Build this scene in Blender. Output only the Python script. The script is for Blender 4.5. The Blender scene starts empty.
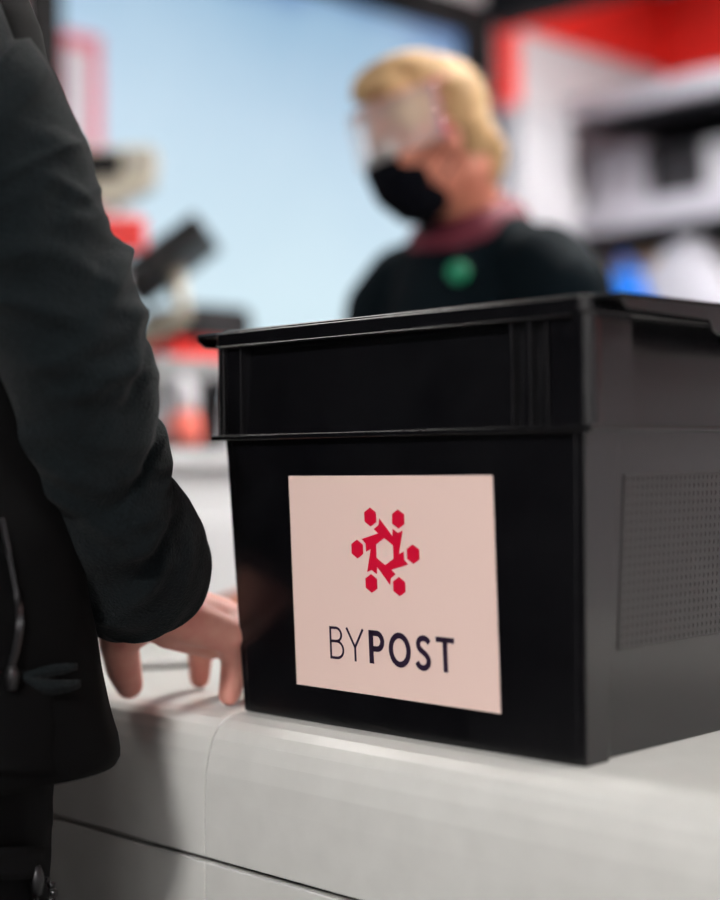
import bpy, bmesh, math, random
from mathutils import Vector, Matrix, noise
from mathutils.bvhtree import BVHTree
random.seed(7)
SC = bpy.context.scene
COL = SC.collection
PI = math.pi
V = Vector
# units are metres; the counter top is z = 0, the floor z = -0.9; X runs along the counter, Y into the staff side
FLOOR, CEIL = -0.90, 1.95

# ------------------------------------------------------------------ camera
CAM = V((0.6210, -0.8394, 0.2173)); FPX = 1517.12
yaw, pitch, roll = 0.78557, 0.0057, -0.0121
fw = V((-math.sin(yaw)*math.cos(pitch), math.cos(yaw)*math.cos(pitch), math.sin(pitch)))
rt = fw.cross(V((0, 0, 1))).normalized(); upv = rt.cross(fw)
RT = rt*math.cos(roll) + upv*math.sin(roll); UP = -rt*math.sin(roll) + upv*math.cos(roll)
cd = bpy.data.cameras.new('camera'); cam = bpy.data.objects.new('camera', cd); COL.objects.link(cam)
m = Matrix((RT, UP, -fw)).transposed().to_4x4(); m.translation = CAM; cam.matrix_world = m
cd.sensor_fit = 'VERTICAL'; cd.sensor_height = 36; cd.sensor_width = 28.8
cd.lens = FPX*36/900; cd.clip_start = 0.02
cd.dof.use_dof = True; cd.dof.focus_distance = 1.215; cd.dof.aperture_fstop = 1.75
SC.camera = cam

def ray(px, py): return fw + RT*((px-360)/FPX) + UP*((450-py)/FPX)
def at(px, py, D): return CAM + ray(px, py)*D
def proj(p):
    q = p - CAM; d = q.dot(fw)
    return 360 + FPX*q.dot(RT)/d, 450 - FPX*q.dot(UP)/d

# ------------------------------------------------------------------ materials
def mat(name, col, rough=0.5, metal=0.0, spec=0.5, bump=None, bstr=0.2, bdist=0.001, var=None, varscale=8, rvar=0, emit=None, estr=0,
        sheen=0, alpha=1, coat=0, detail=3):
    mt = bpy.data.materials.new(name); mt.use_nodes = True
    nt = mt.node_tree; b = nt.nodes['Principled BSDF']
    b.inputs['Base Color'].default_value = (*col, 1); b.inputs['Roughness'].default_value = rough
    b.inputs['Metallic'].default_value = metal; b.inputs['Specular IOR Level'].default_value = spec
    if sheen:
        b.inputs['Sheen Weight'].default_value = sheen; b.inputs['Sheen Roughness'].default_value = 0.5
    if coat: b.inputs['Coat Weight'].default_value = coat
    tc = nt.nodes.new('ShaderNodeTexCoord')
    if var or rvar:
        n = nt.nodes.new('ShaderNodeTexNoise'); n.inputs['Scale'].default_value = varscale; n.inputs['Detail'].default_value = 5
        nt.links.new(tc.outputs['Object'], n.inputs['Vector'])
        if var:
            r = nt.nodes.new('ShaderNodeValToRGB'); r.color_ramp.elements[0].position = .3; r.color_ramp.elements[1].position = .7
            r.color_ramp.elements[0].color = (*col, 1); r.color_ramp.elements[1].color = (*var, 1)
            nt.links.new(n.outputs['Fac'], r.inputs['Fac']); nt.links.new(r.outputs['Color'], b.inputs['Base Color'])
        if rvar:
            mr = nt.nodes.new('ShaderNodeMapRange'); mr.inputs['To Min'].default_value = rough-rvar; mr.inputs['To Max'].default_value = rough+rvar
            nt.links.new(n.outputs['Fac'], mr.inputs['Value']); nt.links.new(mr.outputs['Result'], b.inputs['Roughness'])
    if bump:
        n2 = nt.nodes.new('ShaderNodeTexNoise'); n2.inputs['Scale'].default_value = bump; n2.inputs['Detail'].default_value = detail
        nt.links.new(tc.outputs['Object'], n2.inputs['Vector'])
        bp = nt.nodes.new('ShaderNodeBump'); bp.inputs['Strength'].default_value = bstr; bp.inputs['Distance'].default_value = bdist
        nt.links.new(n2.outputs['Fac'], bp.inputs['Height']); nt.links.new(bp.outputs['Normal'], b.inputs['Normal'])
    if emit:
        b.inputs['Emission Color'].default_value = (*emit, 1); b.inputs['Emission Strength'].default_value = estr
    return mt

def srgb(r, g, b):
    f = lambda c: (c/255/12.92) if c/255 <= .04045 else ((c/255+.055)/1.055)**2.4
    return (f(r), f(g), f(b))

M = dict(
    crate=mat('black_crate_plastic', (.0020, .0020, .0028), .24, bump=260, bstr=.05, bdist=.0006, rvar=.05, varscale=22, var=(.0042, .0042, .0052)),
    crate_grip=mat('black_crate_grain', (.0045, .0045, .0052), .42, bump=300, bstr=.05, bdist=.0006),
    sticker=mat('sticker_paper', srgb(238, 210, 200), .45, bump=60, bstr=.04),
    red_ink=mat('red_ink', srgb(208, 0, 50), .5), dark_ink=mat('dark_ink', srgb(36, 20, 45), .5),
    counter=mat('counter_laminate', srgb(204, 205, 201), .30, var=srgb(197, 198, 194), varscale=30, rvar=.04),
    counter_dark=mat('counter_core', (.02, .02, .02), .8),
    fleece=mat('fleece', (.0022, .0035, .0042), 1.0, spec=.08, bump=480, bstr=1.0, bdist=.0022, var=(.0070, .0112, .0130), varscale=520, sheen=.06, detail=4),
    torso_cloth=mat('torso_cloth', (.0010, .0011, .0013), .9, spec=.10, bump=700, bstr=.3, bdist=.0006),  # cloth of the jacket torso, set darker than the sleeve fleece
    trouser=mat('trouser_cloth', (.0018, .0019, .0024), .9, spec=.12, bump=1400, bstr=.5, bdist=.0005),
    zip=mat('zip_metal', (.03, .03, .032), .35, metal=.7), chrome=mat('chrome', (.6, .6, .62), .2, metal=1),
    skin=mat('skin', srgb(234, 172, 154), .48, bump=420, bstr=.25, bdist=.0006, var=srgb(226, 148, 134), varscale=45),
    skin2=mat('skin_woman', srgb(196, 128, 104), .5, var=srgb(188, 116, 94), varscale=20),
    nail=mat('nail', srgb(222, 165, 150), .3),
    hair=mat('blond_hair', srgb(200, 168, 124), .7, spec=.2, var=srgb(134, 104, 68), varscale=26, bump=120, bstr=.4, bdist=.003),
    darkhair=mat('dark_hair', (.02, .014, .01), .5, bump=150, bstr=.4, bdist=.003),
    mask=mat('mask_cloth', (.0012, .0016, .0036), .9, spec=.08), eye=mat('eye', (.7, .7, .7), .2), iris=mat('iris', (.05, .08, .1), .2),
    shirt=mat('shirt_cloth', (.0020, .0052, .0076), .9, spec=.08, bump=500, bstr=.2),
    collar=mat('collar_cloth', srgb(88, 14, 36), .8), green=mat('green_logo', srgb(0, 118, 84), .6),
    white=mat('white_paint', srgb(225, 225, 228), .5), offwhite=mat('wall_paint', srgb(205, 202, 206), .7, bump=40, bstr=.05),
    grey=mat('grey_plastic', srgb(112, 112, 116), .5), lgrey=mat('light_grey_plastic', srgb(112, 114, 116), .5),
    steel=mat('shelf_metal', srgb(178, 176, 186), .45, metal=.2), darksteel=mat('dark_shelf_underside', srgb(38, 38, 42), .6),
    black=mat('black_plastic', (.003, .003, .004), .5, spec=.25), blackpaint=mat('black_paint', (.0025, .0025, .0032), .6, spec=.2),
    red=mat('red_plastic', srgb(228, 38, 32), .45), redpaint=mat('red_paint', srgb(244, 44, 34), .6),
    salmon=mat('salmon_plastic', srgb(226, 112, 98), .45), pinkred=mat('pink_red_frame', srgb(188, 96, 112), .5),
    beige=mat('beige_plastic', srgb(170, 164, 148), .5), card=mat('cardboard', srgb(186, 150, 100), .8, bump=80, bstr=.1),
    blue=mat('blue_plastic', srgb(0, 118, 226), .45), bag=mat('white_bag', srgb(176, 176, 186), .55, bump=16, bstr=.5, bdist=.02),
    floor=mat('floor_vinyl', srgb(74, 72, 70), .5, var=srgb(66, 64, 62)), ceil=mat('ceiling_board', srgb(200, 198, 198), .9),
    darkwall=mat('dark_wall', srgb(40, 40, 44), .8), penw=mat('pen_white', srgb(238, 240, 240), .35),
    parcel=mat('parcel_white', srgb(178, 178, 184), .6), paper=mat('notice_paper', srgb(172, 172, 182), .6),
    darkred=mat('dark_red_paint', (.16, .008, .010), .6),
    desk=mat('desk_laminate', srgb(178, 180, 182), .5),
    foam=mat('foam', srgb(235, 225, 215), .8), glass=mat('display_glass', (.008, .009, .012), .15),
)
# lit advertising screen: a blue sky picture, paler towards its foot
def screen_mat():
    mt = bpy.data.materials.new('lit_sky_screen'); mt.use_nodes = True; nt = mt.node_tree
    b = nt.nodes['Principled BSDF']; b.inputs['Base Color'].default_value = (.02, .02, .02, 1); b.inputs['Roughness'].default_value = .4
    g = nt.nodes.new('ShaderNodeNewGeometry'); s = nt.nodes.new('ShaderNodeSeparateXYZ'); nt.links.new(g.outputs['Position'], s.inputs[0])
    n = nt.nodes.new('ShaderNodeTexNoise'); n.inputs['Scale'].default_value = 1.1; n.inputs['Detail'].default_value = 3
    nt.links.new(g.outputs['Position'], n.inputs['Vector'])
    a = nt.nodes.new('ShaderNodeMath'); a.operation = 'MULTIPLY_ADD'; a.inputs[1].default_value = .5; nt.links.new(n.outputs['Fac'], a.inputs[0])
    nt.links.new(s.outputs['Z'], a.inputs[2])
    mr = nt.nodes.new('ShaderNodeMapRange'); mr.inputs['From Min'].default_value = .45; mr.inputs['From Max'].default_value = 1.85
    nt.links.new(a.outputs[0], mr.inputs['Value'])
    r = nt.nodes.new('ShaderNodeValToRGB'); e = r.color_ramp.elements
    e[0].position = 0; e[0].color = (*srgb(210, 234, 240), 1); e[1].position = 1; e[1].color = (*srgb(36, 84, 160), 1)
    for p, c in ((.35, (206, 230, 241)), (.66, (186, 213, 232)), (.90, (150, 186, 214))):
        q = e.new(p); q.color = (*srgb(*c), 1)
    nt.links.new(mr.outputs['Result'], r.inputs['Fac']); nt.links.new(r.outputs['Color'], b.inputs['Emission Color'])
    b.inputs['Emission Strength'].default_value = SCREEN
    return mt
def lamp_mat(s, col=(1, .96, .92)):
    return mat('lamp_diffuser_%g' % s, (.8, .8, .8), .6, emit=col, estr=s)
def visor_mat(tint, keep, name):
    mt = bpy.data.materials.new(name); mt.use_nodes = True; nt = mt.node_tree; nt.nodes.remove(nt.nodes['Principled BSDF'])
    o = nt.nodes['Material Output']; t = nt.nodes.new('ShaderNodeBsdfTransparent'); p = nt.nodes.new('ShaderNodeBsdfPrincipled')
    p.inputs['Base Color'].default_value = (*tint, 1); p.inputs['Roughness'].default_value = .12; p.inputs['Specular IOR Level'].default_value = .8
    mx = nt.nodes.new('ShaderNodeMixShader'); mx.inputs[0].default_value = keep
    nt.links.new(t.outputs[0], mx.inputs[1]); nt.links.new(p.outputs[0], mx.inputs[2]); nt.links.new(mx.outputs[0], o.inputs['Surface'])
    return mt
SCREEN = 1.0; WIN = 1.6
M['screen'] = screen_mat()
M['visor'] = visor_mat((.95, .92, .90), .30, 'face_shield_glare_film'); M['visor_edge'] = visor_mat(srgb(190, 96, 150), .5, 'face_shield_edge_reflection')  # glare painted into the clear film as a milky white share

# ------------------------------------------------------------------ object helpers
def org(o):
    p = V((0, 0, 0))
    while o is not None: p += o.location; o = o.parent
    return p
def obj(name, bm, mt, parent=None, smooth=False, bevel=0, seg=2, mods=()):
    me = bpy.data.meshes.new(name)
    if not isinstance(bm, bmesh.types.BMesh): raise TypeError
    bmesh.ops.recalc_face_normals(bm, faces=bm.faces[:])
    o = bpy.data.objects.new(name, me)
    if parent is not None:
        bmesh.ops.translate(bm, verts=bm.verts[:], vec=-org(parent)); o.parent = parent
    if smooth:
        for f in bm.faces: f.smooth = True
    bm.to_mesh(me); bm.free()
    me.materials.append(M[mt] if isinstance(mt, str) else mt)
    COL.objects.link(o)
    for t, kw in mods:
        md = o.modifiers.new(t.lower(), t)
        for k, v in kw.items(): setattr(md, k, v)
    if bevel:
        md = o.modifiers.new('bevel', 'BEVEL'); md.width = bevel; md.segments = seg; md.limit_method = 'ANGLE'; md.angle_limit = .6
        md.harden_normals = False
    return o
def tag(o, label=None, cat=None, group=None, kind=None):
    for k, v in (('label', label), ('category', cat), ('group', group), ('kind', kind)):
        if v: o[k] = v
    return o
def thing(name, label, cat, loc, group=None):
    o = bpy.data.objects.new(name, None); o.empty_display_size = .05; COL.objects.link(o); o.location = V(loc)
    return tag(o, label, cat, group)
def one(name, bm, mt, label, cat, loc, group=None, **k):
    o = obj(name, bm, mt, **k)                    # a thing that is one mesh: origin moved to its base
    me = o.data; me.transform(Matrix.Translation(-V(loc))); o.location = V(loc)
    return tag(o, label, cat, group)
def struct(name, bm, mt, **k): return tag(obj(name, bm, mt, **k), kind='structure')
BM = bmesh.new
def hexa(bm, p):
    v = [bm.verts.new(q) for q in p]
    for f in ((0, 1, 2, 3), (4, 5, 6, 7), (0, 1, 5, 4), (1, 2, 6, 5), (2, 3, 7, 6), (3, 0, 4, 7)): bm.faces.new([v[i] for i in f])
    return bm
def box(bm, x0, x1, y0, y1, z0, z1):
    return hexa(bm, [(x0, y0, z0), (x1, y0, z0), (x1, y1, z0), (x0, y1, z0), (x0, y0, z1), (x1, y0, z1), (x1, y1, z1), (x0, y1, z1)])
def obox(bm, c, ax, half):                      # oriented box
    a, b, d = [V(ax[i])*half[i] for i in range(3)]; c = V(c)
    s = ((-1, -1), (1, -1), (1, 1), (-1, 1))
    return hexa(bm, [c+a*i+b*j-d for i, j in s] + [c+a*i+b*j+d for i, j in s])
def prism(bm, poly, fa, fb):                    # poly of 2-tuples; fa/fb map to the two end faces
    A = [bm.verts.new(fa(*p)) for p in poly]; B = [bm.verts.new(fb(*p)) for p in poly]; n = len(poly)
    bm.faces.new(A); bm.faces.new(B[::-1])
    for i in range(n): bm.faces.new((A[i], B[i], B[(i+1) % n], A[(i+1) % n]))
    return bm
def frame_of(d):
    d = V(d).normalized(); a = d.cross(V((0, 0, 1)))
    if a.length < .05: a = d.cross(V((1, 0, 0)))
    a.normalize(); return a, d.cross(a), d
def lathe(bm, base, axis, prof, n=32, caps=True):   # prof: (radius, height)
    a, b, d = frame_of(axis); base = V(base); rings = []
    for r, h in prof: rings.append([bm.verts.new(base+d*h+(a*math.cos(2*PI*k/n)+b*math.sin(2*PI*k/n))*max(r, 1e-5)) for k in range(n)])
    for i in range(len(rings)-1):
        for k in range(n): bm.faces.new((rings[i][k], rings[i][(k+1) % n], rings[i+1][(k+1) % n], rings[i+1][k]))
    if caps: bm.faces.new(rings[0][::-1]); bm.faces.new(rings[-1])
    return bm
def tube(bm, pts, r, n=12):
    pts = [V(p) for p in pts]; rings = []; pa = None
    for i, p in enumerate(pts):
        d = (pts[min(i+1, len(pts)-1)]-pts[max(i-1, 0)]).normalized()
        a = frame_of(d)[0] if pa is None else (pa - d*pa.dot(d)).normalized()
        pa = a; b = d.cross(a); rr = r[i] if isinstance(r, (list, tuple)) else r
        rings.append([bm.verts.new(p+(a*math.cos(2*PI*k/n)+b*math.sin(2*PI*k/n))*rr) for k in range(n)])
    for i in range(len(rings)-1):
        for k in range(n): bm.faces.new((rings[i][k], rings[i][(k+1) % n], rings[i+1][(k+1) % n], rings[i+1][k]))
    bm.faces.new(rings[0][::-1]); bm.faces.new(rings[-1])
    return bm
_BALL = {}
def ball(bm, mt, u, v):                         # unit sphere through the matrix mt
    if (u, v) not in _BALL:
        _BALL[u, v] = [V((math.sin(PI*j/v)*math.cos(2*PI*k/u), math.sin(PI*j/v)*math.sin(2*PI*k/u), math.cos(PI*j/v))) for j in range(1, v) for k in range(u)]
    nv = bm.verts.new; P = [nv(mt @ p) for p in _BALL[u, v]]; nf = bm.faces.new
    t = nv(mt @ V((0, 0, 1))); q = nv(mt @ V((0, 0, -1))); e = (v-2)*u
    for k in range(u):
        k2 = (k+1) % u; nf((t, P[k], P[k2])); nf((q, P[e+k2], P[e+k]))
        for j in range(v-2): nf((P[j*u+k], P[(j+1)*u+k], P[(j+1)*u+k2], P[j*u+k2]))
    return bm
def ell(bm, c, ax, rad, u=20, v=12):            # oriented ellipsoid
    mt = Matrix((V(ax[0])*rad[0], V(ax[1])*rad[1], V(ax[2])*rad[2])).transposed().to_4x4(); mt.translation = V(c)
    return ball(bm, mt, u, v)
XYZ = (V((1, 0, 0)), V((0, 1, 0)), V((0, 0, 1)))
def crom(pts, n=8):
    P = [V(p) for p in pts]; P = [P[0]*2-P[1]]+P+[P[-1]*2-P[-2]]; out = []
    for i in range(1, len(P)-2):
        for k in range(n):
            t = k/n; a, b, c, d = P[i-1:i+3]
            out.append(.5*((2*b)+(c-a)*t+(2*a-5*b+4*c-d)*t*t+(3*b-a-3*c+d)*t**3))
    out.append(P[-2]); return out
def limb(bm, pts, rad, step=.4, seg=12):        # overlapping balls, fused into one surface by the voxel remesh
    for i in range(len(pts)-1):
        a, b = V(pts[i]), V(pts[i+1]); n = max(1, int((b-a).length/(step*min(rad[i], rad[i+1]))))
        for k in range(n + (i == len(pts)-2)):
            t = k/n; r = rad[i]+(rad[i+1]-rad[i])*t
            mt = Matrix.Diagonal((r, r, r, 1)); mt.translation = a.lerp(b, t); ball(bm, mt, seg, max(6, seg*2//3))
    return bm
def fuse(size, it=6): return (('REMESH', dict(mode='VOXEL', voxel_size=size, use_smooth_shade=True)), ('SMOOTH', dict(factor=.5, iterations=it)))

# ------------------------------------------------------------------ room
b = BM(); box(b, -2.7, 3.3, -3.3, 4.1, FLOOR-.1, FLOOR); struct('floor', b, 'floor')
b = BM(); box(b, -2.7, 3.3, -3.3, 4.1, CEIL, CEIL+.1); struct('ceiling', b, 'ceil')
b = BM(); box(b, -2.7, -2.6, -3.3, 4.1, FLOOR, CEIL); struct('wall_left', b, 'offwhite')
b = BM(); box(b, -2.6, 3.3, 4.0, 4.1, FLOOR, CEIL); struct('wall_back', b, 'offwhite')
b = BM(); box(b, 3.2, 3.3, -3.3, 4.0, FLOOR, CEIL); struct('wall_right', b, 'offwhite')
b = BM(); box(b, -2.6, 3.2, -3.3, -3.2, FLOOR, CEIL); struct('wall_front', b, 'darkwall')
b = BM(); box(b, -2.28, 3.2, 2.6, 2.7, 1.50, CEIL); struct('trim_1', b, 'blackpaint')

b = BM(); box(b, -2.6, -2.57, -3.2, .40, FLOOR, CEIL); struct('unseen_dark_panel', b, 'darkwall')  # unseen dark cladding, added to keep the crate front's reflection black
# lit screen on the left wall
t = thing('advertising_screen', 'large backlit pale blue sky screen in a black frame on the left wall', 'screen', (-2.6, 2.1, .7))
b = BM(); box(b, -2.6, -2.585, 1.31, 2.845, 0.1, 1.60); obj('screen_panel', b, 'screen', t)
b = BM()
for y0, y1, z0, z1 in ((1.225, 1.313, 0, 1.69), (2.84, 2.99, 1.12, 1.69), (2.84, 2.90, 0, 1.12), (1.313, 2.84, 1.575, 1.69), (1.313, 2.84, 0, .1)):
    box(b, -2.6, -2.56, y0, y1, z0, z1)
obj('frame', b, 'blackpaint', t, bevel=.003)
# red bordered notice in front of the screen
t = thing('notice_board', 'white notice in a pinkish red frame at the left edge of the blue screen', 'notice', (-2.57, 1.36, .95))
b = BM(); box(b, -2.583, -2.575, 1.320, 1.425, .60, 1.275); obj('sheet', b, 'paper', t)
b = BM()
for y0, y1, z0, z1 in ((1.315, 1.325, .58, 1.30), (1.40, 1.435, .58, 1.30), (1.325, 1.40, 1.262, 1.30), (1.325, 1.40, .58, .605)): box(b, -2.583, -2.568, y0, y1, z0, z1)
obj('frame', b, 'pinkred', t, bevel=.002)
b = BM(); box(b, -2.6, -2.58, .85, 1.20, .2, 1.7)
one('wall_panel', b, 'pinkred', 'pinkish red board on the wall left of the screen frame', 'panel', (-2.59, 1.02, .2))
# red sign boards round the corner
t = thing('fascia_sign', 'red fascia with a white inset board on the left wall near the corner', 'sign', (-2.6, 3.5, 1.3))
b = BM(); box(b, -2.6, -2.57, 3.06, 3.985, 1.65, 1.94); box(b, -2.6, -2.57, 3.045, 3.125, 1.365, 1.65); obj('red_board', b, 'redpaint', t, bevel=.002)
b = BM(); box(b, -2.6, -2.585, 3.125, 3.985, .95, 1.65); obj('white_board', b, 'offwhite', t)
b = BM(); box(b, -2.565, 3.1, 3.96, 4.0, 1.624, 1.94)
one('red_fascia', b, 'redpaint', 'plain red fascia running along the back wall above the shelves', 'fascia', (.3, 3.98, 1.624))

# lamps in the ceiling
def panel_lamp(x, y, sx, sy, s, label, col=(1, .96, .92)):
    t = thing('ceiling_light', label, 'ceiling light', (x, y, CEIL), 'ceiling light panels')
    b = BM(); z1 = CEIL; z0 = CEIL-.04
    for a in ((x-sx-.03, x-sx, y-sy-.03, y+sy+.03), (x+sx, x+sx+.03, y-sy-.03, y+sy+.03), (x-sx, x+sx, y-sy-.03, y-sy), (x-sx, x+sx, y+sy, y+sy+.03)): box(b, *a, z0, z1)
    obj('frame', b, 'white', t)
    b = BM(); box(b, x-sx, x+sx, y-sy, y+sy, CEIL-.03, CEIL-.005); obj('diffuser', b, lamp_mat(s, col), t)
panel_lamp(-.65, 1.75, .36, .24, 116, 'ceiling light panel above the staff side of the counter')
panel_lamp(2.3, 2.2, .5, .3, 115, 'ceiling light panel above the right part of the staff area')
panel_lamp(-1.85, -.05, .35, .25, 13, 'added ceiling light panel over the left end of the counter')  # unseen lamp, added to put highlights on the crate ledges
panel_lamp(.88, -2.35, .26, .18, 245, 'ceiling light panel above the customer side near the camera', (1, .96, .94))
panel_lamp(-1.5, 2.95, .4, .2, 32, 'ceiling light panel in front of the back shelves')
# shop window on the customer side: daylight comes in low from the right
b = BM(); wx0, wx1, wz0, wz1 = .75, 2.35, -.35, 1.15
for a in ((wx0-.06, wx0, wz0-.06, wz1+.06), (wx1, wx1+.06, wz0-.06, wz1+.06), (wx0, wx1, wz0-.06, wz0), (wx0, wx1, wz1, wz1+.06)): box(b, a[0], a[1], -3.2, -3.15, a[2], a[3])
wn = struct('window_1', b, 'white')
b = BM(); box(b, wx0, wx1, -3.2, -3.185, wz0, wz1); obj('pane', b, lamp_mat(WIN, (1, .96, .94)), wn)
b = BM(); box(b, 3.18, 3.2, .5, 4.0, .36, CEIL); struct('unseen_red_panel', b, 'darkred')  # unseen red panel, added only for its reflection in the crate side

# ------------------------------------------------------------------ counter
ct = thing('counter', 'long white counter with a rounded front edge carrying the black crate', 'counter', (.15, .3, FLOOR))
prof = [(.62, 0), (.02, 0), (.006, -.0006), (-.006, -.004), (-.014, -.0095), (-.020, -.018), (-.0245, -.030), (-.0275, -.045), (-.0292, -.065), (-.030, -.09),
        (-.030, -.1165), (.0, -.1165), (.0, -.03), (.62, -.03)]
secs = [(-1.9, -1.1405), (-1.1395, -.3797), (-.3785, .90), (.901, 2.2)]
for x0, x1 in secs:
    b = BM(); prism(b, prof, lambda y, z: V((x0, y, z)), lambda y, z: V((x1, y, z)))
    o = obj('worktop_panel', b, 'counter', ct, bevel=.0009); 
for x0, x1 in secs:
    b = BM(); box(b, x0, x1, -.030, -.010, FLOOR+.08, -.1208); obj('front_panel', b, 'counter', ct, bevel=.0012)
b = BM(); box(b, -1.88, 2.18, .0, .60, FLOOR, -.03); box(b, -1.88, 2.18, -.022, .01, FLOOR+.08, -.035); obj('carcass', b, 'counter_dark', ct)

# ------------------------------------------------------------------ crate
H, HB, TP, INS = .3269, .2359, .0399, .008
def ins(z): return INS + TP*max(0, HB-z)
cr = thing('storage_crate', 'large black plastic storage crate with a white sticker on the white counter', 'crate', (-.2, .3, 0))
WX, LY = -.4, .6
def ring(z, i, ix=None):
    ix = i if ix is None else ix
    return [(WX+ix, i, z), (-ix, i, z), (-ix, LY-i, z), (WX+ix, LY-i, z)]
b = BM()
S = .007      # the long side walls sit back behind the corner posts
loops = [ring(0, ins(0), ins(0)+S), ring(HB, INS, INS+S), ring(H-.004, .011, .0165), ring(H-.004, .016, .0195), ring(HB, .013, .0195), ring(.006, ins(.006)+.005, ins(.006)+.009)]
vs = [[b.verts.new(p) for p in r] for r in loops]
for i in range(len(vs)-1):
    for k in range(4): b.faces.new((vs[i][k], vs[i][(k+1) % 4], vs[i+1][(k+1) % 4], vs[i+1][k]))
b.faces.new(vs[0][::-1]); b.faces.new(vs[-1])
obj('body', b, 'crate', cr, bevel=.0015)
for sx in (0, 1):
    for sy in (0, 1):
        b = BM(); fx = lambda x: x if sx == 0 else WX-x
        fy = lambda y: y if sy == 0 else LY-y
        i0, i1 = ins(0), INS; q = []
        for z, i, w in ((0.0, i0, .0285), (HB, i1, .042)):
            q += [(fx(-i-.02), fy(i+.0004), z), (fx(-i), fy(i+.0004), z), (fx(-i), fy(i+w), z), (fx(-i-.02), fy(i+w), z)]
        hexa(b, q); obj('corner_post', b, 'crate', cr, bevel=.0018)
# upper band: ledge, ribs and corner blocks
b = BM()
for (y0, y1) in ((0.0005, .02), (LY-.02, LY-.0005)): box(b, WX-.003, .003, y0, y1, .2342, .2386)
for (x0, x1) in ((-.02, -.0005), (WX+.0005, WX+.02)): box(b, x0+(.0035 if x0 > -.1 else -.0035), x1+(.0035 if x0 > -.1 else -.0035), .02, LY-.02, .2345, .2382)
for x in (-.0672, -.0508, -.0385, -.3868, -.3725):
    w = .0016 if x not in (-.0385, -.3725) else .0011; d = .0012 if x not in (-.0385, -.3725) else .005
    box(b, x-w, x+w, d, .014, .2375, .314); box(b, x-w, x+w, LY-.014, LY-d, .2375, .314)
box(b, -.392, -.012, -.0008, .014, .3130, .3152); box(b, -.392, -.012, LY-.014, LY+.0008, .3130, .3152)
obj('band_ribs', b, 'crate', cr, bevel=.0010, seg=3)
for sx in (0, 1):
    for sy in (0, 1):
        b = BM(); pts = []
        for k in range(7):
            a = PI/2*k/6; pts.append((-.0085+.0105*math.sin(a), .0145-.0105*math.cos(a)))
        poly = [(-.034, .004), ] + pts + [(.002, .052), (-.014, .052), (-.016, .02), (-.034, .016)]
        g = lambda x, y, z: V((x if sx == 0 else WX-x, y if sy == 0 else LY-y, z))
        prism(b, poly, lambda x, y: g(x, y, .238), lambda x, y: g(x, y, .316)); obj('corner_block', b, 'crate', cr, bevel=.0008)
# rim: flange all round with rounded corners, wider on the long sides
def rrect(x0, x1, y0, y1, r, n=6):
    out = []
    for cx, cy, a0 in ((x1-r, y0+r, -PI/2), (x1-r, y1-r, 0), (x0+r, y1-r, PI/2), (x0+r, y0+r, PI)):
        for k in range(n+1): a = a0+PI/2*k/n; out.append((cx+r*math.cos(a), cy+r*math.sin(a)))
    return out
def annulus(bm, out, inn, z0, z1):
    n = len(out); R = [[bm.verts.new((x, y, z)) for x, y in p] for p, z in ((out, z0), (out, z1), (inn, z1), (inn, z0))]
    for j in range(4):
        for k in range(n): bm.faces.new((R[j][k], R[j][(k+1) % n], R[(j+1) % 4][(k+1) % n], R[(j+1) % 4][k]))
b = BM(); annulus(b, rrect(WX-.002, .002, .0015, LY-.0015, .012), rrect(WX+.018, -.018, .017, LY-.017, .006), .3150, H)
annulus(b, rrect(WX+.004, -.004, .005, LY-.005, .010), rrect(WX+.016, -.016, .015, LY-.015, .006), H-.002, H+.0022)
obj('rim', b, 'crate', cr, bevel=.0016, seg=3)
for sx in (0, 1):                               # carrying handles: lips that fold down from the rim of the long sides
    b = BM(); f = lambda x: x if sx == 0 else WX-x
    low = [(.006, .3215), (.014, .3165), (.05, .3155), (.114, .3140), (.118, .3070), (.128, .3035), (.150, .3008), (.180, .2995)]
    low = low + [(LY-y, z) for y, z in low[::-1]]
    poly = low + [(LY-.006, H+.0005), (.006, H+.0005)]
    prism(b, poly, lambda y, z: V((f(.0235), y, z)), lambda y, z: V((f(.0265), y, z)))
    box(b, min(f(-.004), f(.0265)), max(f(-.004), f(.0265)), .006, LY-.006, H-.0025, H+.0005)
    obj('handle', b, 'crate', cr, bevel=.0008)
# pierced grip field on the long sides
for sx in (0, 1):
    b = BM(); f = lambda x: x if sx == 0 else WX-x
    nr, nc, py, pz = 20, int((LY-.135)/.0062), .0062, .0063
    for r in range(nr):
        for k in range(nc):
            z = .2035 - (r+.5)*pz; y = .0655 - (.2035-z)*.03 + (k+.5)*py
            def pt(dy, dz, e): return V((f(-(ins(z+dz)+S)+e), y+dy, z+dz))
            sq = [(py/2, 0), (py/2, pz/2), (0, pz/2), (-py/2, pz/2), (-py/2, 0), (-py/2, -pz/2), (0, -pz/2), (py/2, -pz/2)]
            O = [b.verts.new(pt(dy, dz, .0006)) for dy, dz in sq]
            I = [b.verts.new(pt(.0021*math.cos(PI/4*q), .0021*math.sin(PI/4*q), .0006)) for q in range(8)]
            D = [b.verts.new(pt(.0017*math.cos(PI/4*q), .0017*math.sin(PI/4*q), .0001)) for q in range(8)]
            for q in range(8):
                q2 = (q+1) % 8; b.faces.new((O[q], O[q2], I[q2], I[q])); b.faces.new((I[q], I[q2], D[q2], D[q]))
            b.faces.new(D)
    bmesh.ops.remove_doubles(b, verts=b.verts[:], dist=.00005)
    obj('grip_field', b, 'crate_grip', cr)

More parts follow.
